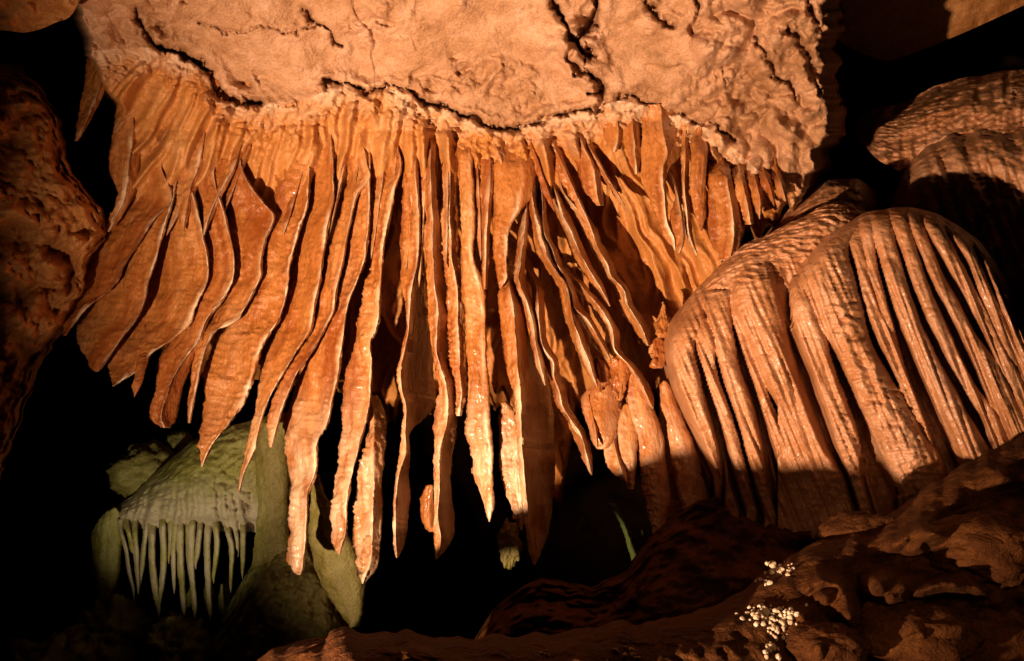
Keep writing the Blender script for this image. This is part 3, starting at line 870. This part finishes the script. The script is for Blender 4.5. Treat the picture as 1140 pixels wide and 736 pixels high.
def rib_height(which):
    """ribs stand out of the mound and the gaps between them are deep grooves; also says which rib a point lies on"""
    sel = [np.array(rw, float) for w, rw in RIBS if w == which]

    def fn(px, py):
        pos = np.zeros(px.shape)
        neg = np.zeros(px.shape)
        lab = np.full(px.shape, -1)
        wx = 1.4 * fbm(np.stack([px * .03, py * .02, 0 * px + 3], -1), 3)
        for k, R in enumerate(sel):
            L, E, Q = (smooth_interp(R[:, 0], R[:, j], py) for j in (1, 2, 3))
            c, hw = (L + Q) / 2 + wx, np.maximum((Q - L) / 2, 2.0)
            w = (px - c) / hw
            fy = np.sqrt(sstep(-12, 26, py - R[0, 0])) * (py < 640)
            m = np.minimum(hw * 5.0 / F * 1.2, 0.15)
            h = m * np.clip(1 - np.abs(w) ** np.where(hw > 17, 2.0, 2.5), 0, 1) ** 0.55 * fy
            g = -0.22 * sstep(0.95, 1.35, np.abs(w)) * (1 - sstep(1.5, 2.5, np.abs(w))) * fy * sstep(5, 80, py - R[0, 0])
            lab = np.where((h > pos) & (h > 0.02), k, lab)
            pos = np.maximum(pos, h)
            neg = np.minimum(neg, g)
        return np.where(pos > 0.001, pos + 0 * neg, neg), lab
    return fn


def streaks(px, py):
    return 0.024 * ridged(np.stack([(px - 0.40 * py) * 0.10, py * 0.006, 0 * px + 7], -1), 2) * sstep(250, 330, py)


MAIN_RIBS, SIDE_RIBS = rib_height('m'), rib_height('s')
rock_sheet('mound_body', MX, MT, [600] * len(MX), dome_main, M_DOME, mound, roll=0.26, rollw=0.03, ripple=0.004, seed=3, step=1.5, rim=2, amps=((2, .03), (7, .010), (22, .004)), bump=lambda a, b: MAIN_RIBS(a, b)[0] + streaks(a, b), split=lambda a, b: MAIN_RIBS(a, b)[1], part='rib', rough_at=lambda a, b: sstep(915, 940, a) * (1 - sstep(975, 1010, a - .5 * (b - 400))))
rock_sheet('shoulder', SX, ST, [600] * len(SX), dome_side, M_DOME, mound, roll=0.36, rollw=0.04, ripple=0.006, seed=4, step=1.5, rim=2, amps=((2, .03), (7, .010), (22, .004)), bump=lambda a, b: SIDE_RIBS(a, b)[0] + streaks(a, b), split=lambda a, b: SIDE_RIBS(a, b)[1], part='rib', endroll=0.2, rough_at=lambda a, b: 1.2 * (1 - sstep(285, 335, b - 0.25 * (850 - a))))

# ------------------------------------------------------------------ rocks at the left
def left_rock():
    ys = [-140, -60, 20, 85, 95, 130, 190, 215, 240, 265, 295, 320, 355, 390, 430, 490, 535, 600, 680]
    rs = [70, 78, 60, 34, 44, 66, 80, 98, 118, 119, 97, 97, 80, 56, 36, 16, 0, -25, -60]
    Y = np.arange(70, 640, 2.2)
    Rr = smooth_interp(ys, rs, Y) + 5 * fbm(np.stack([Y * 0.04, 0 * Y, 0 * Y + 2], -1), 4, 0.55)
    nu = 110
    u = np.linspace(0, 1, nu) ** 0.8
    PX = -140 + (Rr[:, None] + 140) * u
    PY = np.repeat(Y[:, None], nu, 1)
    ex = Rr[:, None] - PX
    d = 5.15 - 0.0022 * ex + 0.5 * np.exp(-ex / 7.0) + 0.9 * np.exp(-(PY - 72) / 14.0)
    W = P(PX, PY, d)
    d = d - 0.16 * billow(W * 2.3 + 4, 2) - 0.08 * billow(W * 5.1, 3) - 0.03 * fbm(W * 11, 3) - 0.02 * (ridged(W * 16, 3) - .5)
    V = P(PX, PY, d)
    tag(link_mesh('rock_mass', V, grid_faces(*V.shape[:2]), M_DARK), 'lumpy orange-brown rock mass along the left border', 'rock')


left_rock()
rock_sheet('overhang_rock', [-120, -40, 0, 30, 60, 84, 96], [-160] * 7, [60, 46, 34, 36, 26, 10, -20],
           lambda a, b, c: 4.4 + 0.006 * np.clip(b, -200, 60), M_DARK, None, roll=0.3, lump=0.06, seed=8)
tag(bpy.data.objects['overhang_rock'], 'dim rock hanging in the top left corner', 'rock')

# deep dark chamber behind everything
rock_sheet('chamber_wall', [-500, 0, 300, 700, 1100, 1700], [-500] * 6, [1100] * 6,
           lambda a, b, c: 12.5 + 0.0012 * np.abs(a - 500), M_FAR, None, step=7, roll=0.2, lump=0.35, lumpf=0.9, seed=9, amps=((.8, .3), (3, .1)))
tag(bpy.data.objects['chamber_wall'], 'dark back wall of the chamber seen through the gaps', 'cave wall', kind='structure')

# far ceiling and ledges at the upper right
rock_sheet('far_ceiling', [925, 960, 990, 1010, 1060, 1140, 1240], [-160] * 7, [40, 60, 68, 62, 42, 6, -40],
           lambda a, b, c: 7.0 + 0.010 * np.clip(b + 160, 0, 400) * 0.6, M_DARK, None, roll=0.2, seed=10, amps=((1.2, .08), (5, .025), (18, .008)))
tag(bpy.data.objects['far_ceiling'], 'smooth orange patch of far ceiling in the top right corner', 'cave ceiling', kind='structure')
rock_sheet('flowstone_ledge', [952, 975, 1000, 1040, 1090, 1140, 1240], [132, 122, 116, 96, 84, 76, 60], [150, 176, 190, 215, 230, 240, 260],
           lambda a, b, c: 6.7 + 0.002 * (1000 - a), M_DOME, None, roll=1.3, rollw=0.09, ripple=0.03, seed=11, back=0.8, bump=lambda a, b: 0.09 * ridged(np.stack([(b + 0.42 * a) * 0.03, a * 0.006, 0 * a], -1), 3) + 0.03 * ridged(np.stack([a * 0.07, b * 0.012, 0 * a], -1), 2))
tag(bpy.data.objects['flowstone_ledge'], 'rippled flowstone ledge above the mound at the right border', 'flowstone')
rock_sheet('flowstone_bulge', [978, 986, 1000, 1022, 1050, 1080, 1140, 1240], [320, 255, 205, 172, 154, 146, 140, 130], [330] * 8,
           lambda a, b, c: 5.95 + 0 * a, M_DOME, None, roll=0.7, rollw=0.07, ripple=0.02, seed=12, endroll=0.7, bump=lambda a, b: 0.05 * ridged(np.stack([(a - 0.35 * b) * 0.055, b * 0.004, 0 * a], -1), 2))
tag(bpy.data.objects['flowstone_bulge'], 'fluted flowstone bulge behind the top of the mound', 'flowstone')

# ------------------------------------------------------------------ green-lit flowstone, lower left
GX = [100, 110, 122, 150, 185, 225, 270, 300, 330]
GT = [622, 588, 572, 550, 514, 487, 470, 462, 462]
GB = [646, 630, 600, 590, 588, 592, 592, 594, 600]


def gdep(px, py, v=None):
    return 6.9 - 0.35 * np.clip((px - 100) / 200, 0, 1) + 0.0008 * (py - 550)


FR = [  # x top, y top, x middle, y middle, x tip, y tip, width
 (134, 578, 140, 610, 149, 668, 6), (141, 580, 146, 604, 151, 626, 6), (150, 584, 152, 620, 154, 662, 7), (163, 582, 160, 612, 156, 655, 7),
 (169, 586, 170, 630, 177, 688, 9), (181, 576, 182, 630, 178, 676, 8), (189, 574, 190, 600, 188, 628, 6), (196, 576, 193, 615, 194, 661, 7),
 (200, 580, 201, 620, 205, 688, 9), (209, 578, 209, 600, 210, 640, 6), (214, 574, 213, 622, 217, 688, 9), (223, 580, 221, 604, 218, 634, 7),
 (231, 584, 231, 622, 234, 692, 9), (240, 578, 242, 606, 238, 650, 7), (253, 586, 258, 608, 257, 660, 7), (262, 588, 264, 602, 265, 620, 6), (271, 584, 271, 610, 270, 645, 7),
]


def canopy_bump(px, py):
    b = 0.035 * sstep(215, 265, px) * (1 - sstep(575, 600, py)) * billow(np.stack([px * 0.075, py * 0.11, 0 * px + 4], -1), 3)
    wx = 2.5 * fbm(np.stack([px * .05, py * .05, 0 * px + 1], -1), 2)
    for x0, y0, x1, y1, x2, y2, w in FR:
        c = x0 + (220 - x0) * 0.004 * (y0 - py) + wx
        b = b + 0.075 * np.exp(-((px - c) / (0.55 * w)) ** 2) * sstep(y0 - 62, y0 - 8, py)
    return b - 0.10 * sstep(570, 588, py)


green = empty('flowstone_canopy', P(215, 600, 6.9))
tag(green, 'grey-green lit rounded flowstone with a fringe below, lower left', 'flowstone')
rock_sheet('canopy_body', GX, GT, GB, gdep, M_GREEN, green, roll=0.4, rollw=0.05, seed=14, amps=((2, .05), (7, .02), (24, .008)), ripple=0.012,
           bump=canopy_bump, lipfn=lambda a, b: 0.85 * sstep(520, 580, b + 14 * fbm(np.stack([a * .04, b * .04, 0 * a], -1), 2)))
loft_obj('column', [(470, 283, 302, 324), (520, 284, 302, 322), (570, 286, 303, 322), (630, 280, 303, 326)], lambda a, b: 6.35 + 0 * a, M_GREEN, green, prof='round', a=.6, b=.6, T=.2, seed=90)
loft_obj('side_lobe', [(565, 112, 128, 140), (590, 103, 122, 138), (620, 103, 120, 135), (645, 106, 118, 131), (665, 109, 115, 124), (680, 117, 119, 121)], lambda a, b: 6.95 + 0 * a, M_GREEN, green, prof='round', a=.6, b=.6, T=.15, seed=91, cap=34)
ORD = ['first', 'second', 'third', 'fourth', 'fifth', 'sixth', 'seventh', 'eighth', 'ninth', 'tenth', 'eleventh', 'twelfth', 'thirteenth', 'fourteenth', 'fifteenth', 'sixteenth', 'last']
for i, (x0, y0, x1, y1, x2, y2, w) in enumerate(FR):
    h = w / 2
    y0 = max(y0, float(np.interp(x0, GX, GT)) + 24)
    rows = [(y0 - 9, x0 - h, x0, x0 + h), (y0, x0 - h, x0, x0 + h), (y1, x1 - h * .9, x1, x1 + h * .9), ((y1 + y2) / 2, (x1 + x2) / 2 - h * .75, (x1 + x2) / 2, (x1 + x2) / 2 + h * .75), (y2 - 8, x2 - h * .5, x2, x2 + h * .5), (y2, x2 - .4, x2, x2 + .4)]
    dd = -0.07 if i % 3 else -0.02
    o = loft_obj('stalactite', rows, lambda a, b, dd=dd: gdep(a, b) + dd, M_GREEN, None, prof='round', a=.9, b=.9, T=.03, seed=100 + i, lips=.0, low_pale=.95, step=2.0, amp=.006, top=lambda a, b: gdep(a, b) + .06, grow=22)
    ln = 'long' if y2 > 675 else 'middling' if y2 > 640 else 'short'
    tag(o, f'{ln} grey fringe stalactite, {ORD[i]} from the left under the green-lit flowstone', 'stalactite', 'fringe stalactites under the green-lit flowstone')

# rocks and mounds round it
def boulder(name, px, py, d, rx, ry, rz, mat, seed, rough=0.25, sub=5, parent=None):
    nU, nV = 20 * sub // 2, 14 * sub // 2
    th = np.linspace(0, 2 * np.pi, nU, endpoint=False)
    ph = np.linspace(0.02, np.pi - 0.02, nV)
    T_, P_ = np.meshgrid(th, ph)
    n = np.stack([np.cos(T_) * np.sin(P_), np.sin(T_) * np.sin(P_), np.cos(P_)], -1)
    q = n * 1.3 + seed * 5.1
    r = 1 + rough * (0.8 * fbm(q, 4) + 0.5 * billow(q * 2.1, 3) + 0.10 * ridged(q * 6, 2))
    sc = d / F
    V = P(px, py, d) + n * r[..., None] * np.array([rx * sc, rz, ry * sc])
    return link_mesh(name, V, grid_faces(nV, nU, True), mat, parent)


tag(boulder('boulder', 168, 528, 7.5, 40, 34, .35, M_OLIVE, 1, .22), 'mustard-lit boulder behind the left shoulder of the green flowstone', 'boulder')
tag(boulder('boulder', 200, 494, 7.6, 15, 14, .12, M_OLIVE, 2, .2), 'small mustard-lit knob on top of the boulder', 'boulder')
rock_sheet('rock_outcrop', [228, 240, 262, 290, 320, 350, 372, 392], [740, 705, 660, 614, 598, 604, 640, 720], [790] * 8,
           lambda a, b, c: 6.2 + 0.0 * a, M_OLIVE, None, roll=0.5, rollw=0.08, lump=0.06, lumpf=6, seed=16, ripple=0.03)
tag(bpy.data.objects['rock_outcrop'], 'rough olive rock outcrop right of the stalactite fringe', 'rock')
tag(boulder('boulder', 124, 716, 6.9, 36, 44, .4, M_OLIVE, 5, .35), 'dim rugged boulder at the bottom left', 'boulder')
tag(boulder('boulder', 196, 726, 6.7, 34, 34, .35, M_OLIVE, 6, .4), 'dim knobbly boulder below the stalactite fringe', 'boulder')
tag(boulder('boulder', 52, 760, 6.6, 60, 40, .5, M_OLIVE, 7, .4), 'nearly black boulder in the bottom left corner', 'boulder')
for k, (x, y, r) in enumerate([(213, 676, 6), (233, 668, 6), (250, 672, 7)]):
    tag(loft_obj('stalagmite', [(y - 22, x - r * .4, x, x + r * .4), (y - 8, x - r, x, x + r), (y + 12, x - r * .7, x, x + r * .7)], lambda a, b: 7.15 + 0 * a, M_GREEN, None, prof='round', a=.8, b=.8, T=.08, seed=130 + k, step=2),
        ['leftmost', 'middle', 'rightmost'][k] + ' of three grey stubs behind the stalactite fringe', 'stub', 'grey stubs behind the fringe')

tag(loft_obj('hanging_cone', [(528, 346, 350, 356), (550, 345, 352, 362), (575, 345, 358, 376), (605, 346, 368, 393), (640, 353, 378, 406), (670, 370, 386, 406), (698, 390, 396, 401)],
             lambda a, b: 5.75 + 0 * a, M_GREEN, None, prof='round', a=.7, b=.5, T=.12, seed=140),
    'smooth cone half orange half grey-green, behind the longest bright curtain', 'stalactite')
tag(boulder('boulder', 567, 606, 6.6, 12, 22, .14, M_GREEN, 9, .3), 'pale green-lit lump glimpsed between the curtains at centre', 'boulder')
tag(loft_obj('stalactite', [(560, 676, 680, 685), (582, 690, 694, 698), (610, 699, 704, 709), (635, 705, 711, 716), (656, 708, 710, 711)], lambda a, b: 6.5 + 0 * a, M_GREEN, None, prof='round', T=.04, seed=141),
    'lone green-lit stalactite in the black shadow right of centre', 'stalactite')
tag(loft_obj('stalactite', [(590, 712, 715, 718), (610, 716, 719, 722), (628, 721, 722, 723)], lambda a, b: 6.55 + 0 * a, M_GREEN, None, prof='round', T=.04, seed=142),
    'tiny green-lit sliver beside the lone dark stalactite', 'stalactite')
tag(loft_obj('nodule', [(540, 474, 480, 486), (556, 468, 478, 487), (575, 468, 477, 486), (592, 478, 481, 484)], lambda a, b: 5.55 + 0 * a, M_DRAPE, None, prof='round', T=.06, seed=143),
    'amber knob attached to the left of the kinked wavy curtain', 'nodule')

# ------------------------------------------------------------------ ground and the dim bank in the foreground
def ground():
    x = np.linspace(-40, 40, 260)
    y = np.linspace(-30, 60, 260)
    x = np.sign(x) * np.abs(x / 40) ** 1.8 * 40
    Xg, Yg = np.meshgrid(x, y, indexing='ij')
    q = np.stack([Xg * .8, Yg * .8, 0 * Xg], -1)
    Z = -0.35 + 0.14 * fbm(q, 4) - 0.5 * np.exp(-((Xg + 1.75) ** 2 + (Yg - .9) ** 2) / .5) * 0
    V = np.stack([Xg, Yg, Z], -1)
    tag(link_mesh('ground', V, grid_faces(*Xg.shape)[:, ::-1], M_MUD), 'muddy brown cave floor', 'ground', kind='structure')


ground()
BKX = [240, 275, 300, 330, 400, 500, 600, 700, 790, 850, 900, 960, 1000, 1060, 1140, 1220, 1320]
BKT = [790, 745, 724, 712, 703, 709, 705, 694, 676, 640, 606, 590, 566, 524, 484, 450, 420]


def bank_dep(px, py, v=None):
    rimd = np.interp(px, [240, 300, 400, 520, 660, 800, 1000, 1140, 1320], [3.2, 3.1, 2.8, 2.76, 2.9, 3.1, 3.6, 3.9, 4.0])
    t = np.interp(px, BKX, BKT)
    return rimd - 0.0030 * np.clip(py - t, 0, 500)


def bank_bump(px, py):
    q = np.stack([px * 0.012, py * 0.016, 0 * px], -1)
    w = sstep(860, 960, px) * sstep(10, 60, py - np.interp(px, BKX, BKT))
    return w * (0.26 * billow(q * 1.0 + 3, 2) + 0.03 * ridged(q * 3, 2))


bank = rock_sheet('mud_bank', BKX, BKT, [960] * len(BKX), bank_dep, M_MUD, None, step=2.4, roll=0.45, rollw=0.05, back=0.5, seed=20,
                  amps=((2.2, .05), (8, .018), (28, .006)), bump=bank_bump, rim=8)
from mathutils.bvhtree import BVHTree
BVH = BVHTree.FromPolygons([bank.matrix_basis @ v.co for v in bank.data.vertices], [p.vertices[:] for p in bank.data.polygons])


def on_bank(x, y):
    v = Vector(P(x, y, 1.0)) - Vector(CAM)
    h = BVH.ray_cast(Vector(CAM), v.normalized())
    return (h[0] - Vector(CAM)).length / v.length if h[0] is not None else float(bank_dep(x, y))


tag(bank, 'dim reddish mud bank rising to the right in the foreground', 'bank', kind='structure')
SLX = [520, 560, 600, 640, 690, 730, 800, 860, 930, 1000, 1080, 1200]
SLT = [720, 668, 646, 650, 640, 590, 552, 560, 580, 560, 530, 500]
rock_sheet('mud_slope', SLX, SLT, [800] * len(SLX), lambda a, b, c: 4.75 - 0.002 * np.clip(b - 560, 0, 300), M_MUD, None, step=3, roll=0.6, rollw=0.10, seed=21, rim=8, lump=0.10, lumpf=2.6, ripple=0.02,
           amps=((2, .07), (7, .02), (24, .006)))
tag(bpy.data.objects['mud_slope'], 'dark brown mud slope below the mound', 'slope', kind='structure')

for k, (x, y, r, rz, lab) in enumerate([
    (960, 592, 46, .2, 'flat dim rock at the top of the foreground bank'),
    (1010, 628, 44, .2, 'orange-lit rounded rock in the middle of the right bank'),
    (1098, 602, 62, .25, 'large smooth rock high at the right border'),
    (1010, 700, 62, .22, 'broad orange rock at the bottom right'),
    (1108, 706, 56, .22, 'dark-grooved rock in the bottom right corner'),
    (920, 712, 40, .14, 'low rock just right of the white pebbles')]):
    tag(boulder('boulder', x, y + 8, on_bank(x, y) + .06, r, r * .62, rz, M_MUD, 30 + k, .17), lab, 'boulder')

# white calcite pebbles lying in the mud
peb_meshes = []
for k in range(6):
    o = boulder('pebble', 570, 368, 3.0, 4.6, 4.2, .0145, M_PEB, 50 + k, .3, 2)
    peb_meshes.append(o.data)
    bpy.data.objects.remove(o)
CL = [
    ((868, 634), (15, 7), 44, 'white pebbles of the upper heap', 'small white pebble in the upper heap on the dark mud'),
    ((851, 648), (8, 6), 10, 'white pebbles of the upper heap', 'small white pebble in the upper heap on the dark mud'),
    ((858, 684), (33, 9), 84, 'white pebbles of the large lower heap', 'white pebble in the large lower heap beside the orange rock'),
    ((862, 700), (15, 9), 26, 'white pebbles of the large lower heap', 'white pebble in the large lower heap beside the orange rock'),
    ((860, 724), (11, 8), 16, 'white pebbles at the bottom right', 'white pebble in the few at the bottom, below the large heap'),
    ((700, 729), (20, 6), 12, 'pebbles at the bottom right of centre', 'orange-lit pebble at the bottom edge, right of centre'),
    ((604, 728), (11, 6), 7, 'pebbles at the bottom centre', 'orange-lit pebble at the bottom edge near the centre'),
]
dg = None
for (cx, cy), (sx, sy), n, grp, lab in CL:
    for k in range(n):
        x = cx + np.clip(random.gauss(0, .55), -1.2, 1.2) * sx
        y = cy + np.clip(random.gauss(0, .55), -1.2, 1.2) * sy
        o = bpy.data.objects.new('pebble', random.choice(peb_meshes))
        o.location = P(x, y, on_bank(x, y) - 0.004)
        s = random.choice([.3, .35, .4, .5, .55, .7, .9])
        o.scale = (s, s * random.uniform(.8, 1.1), s * random.uniform(.7, 1))
        o.rotation_euler = [random.uniform(0, 6.28) for _ in range(3)]
        COL.objects.link(o)
        tag(o, lab, 'pebble', grp)
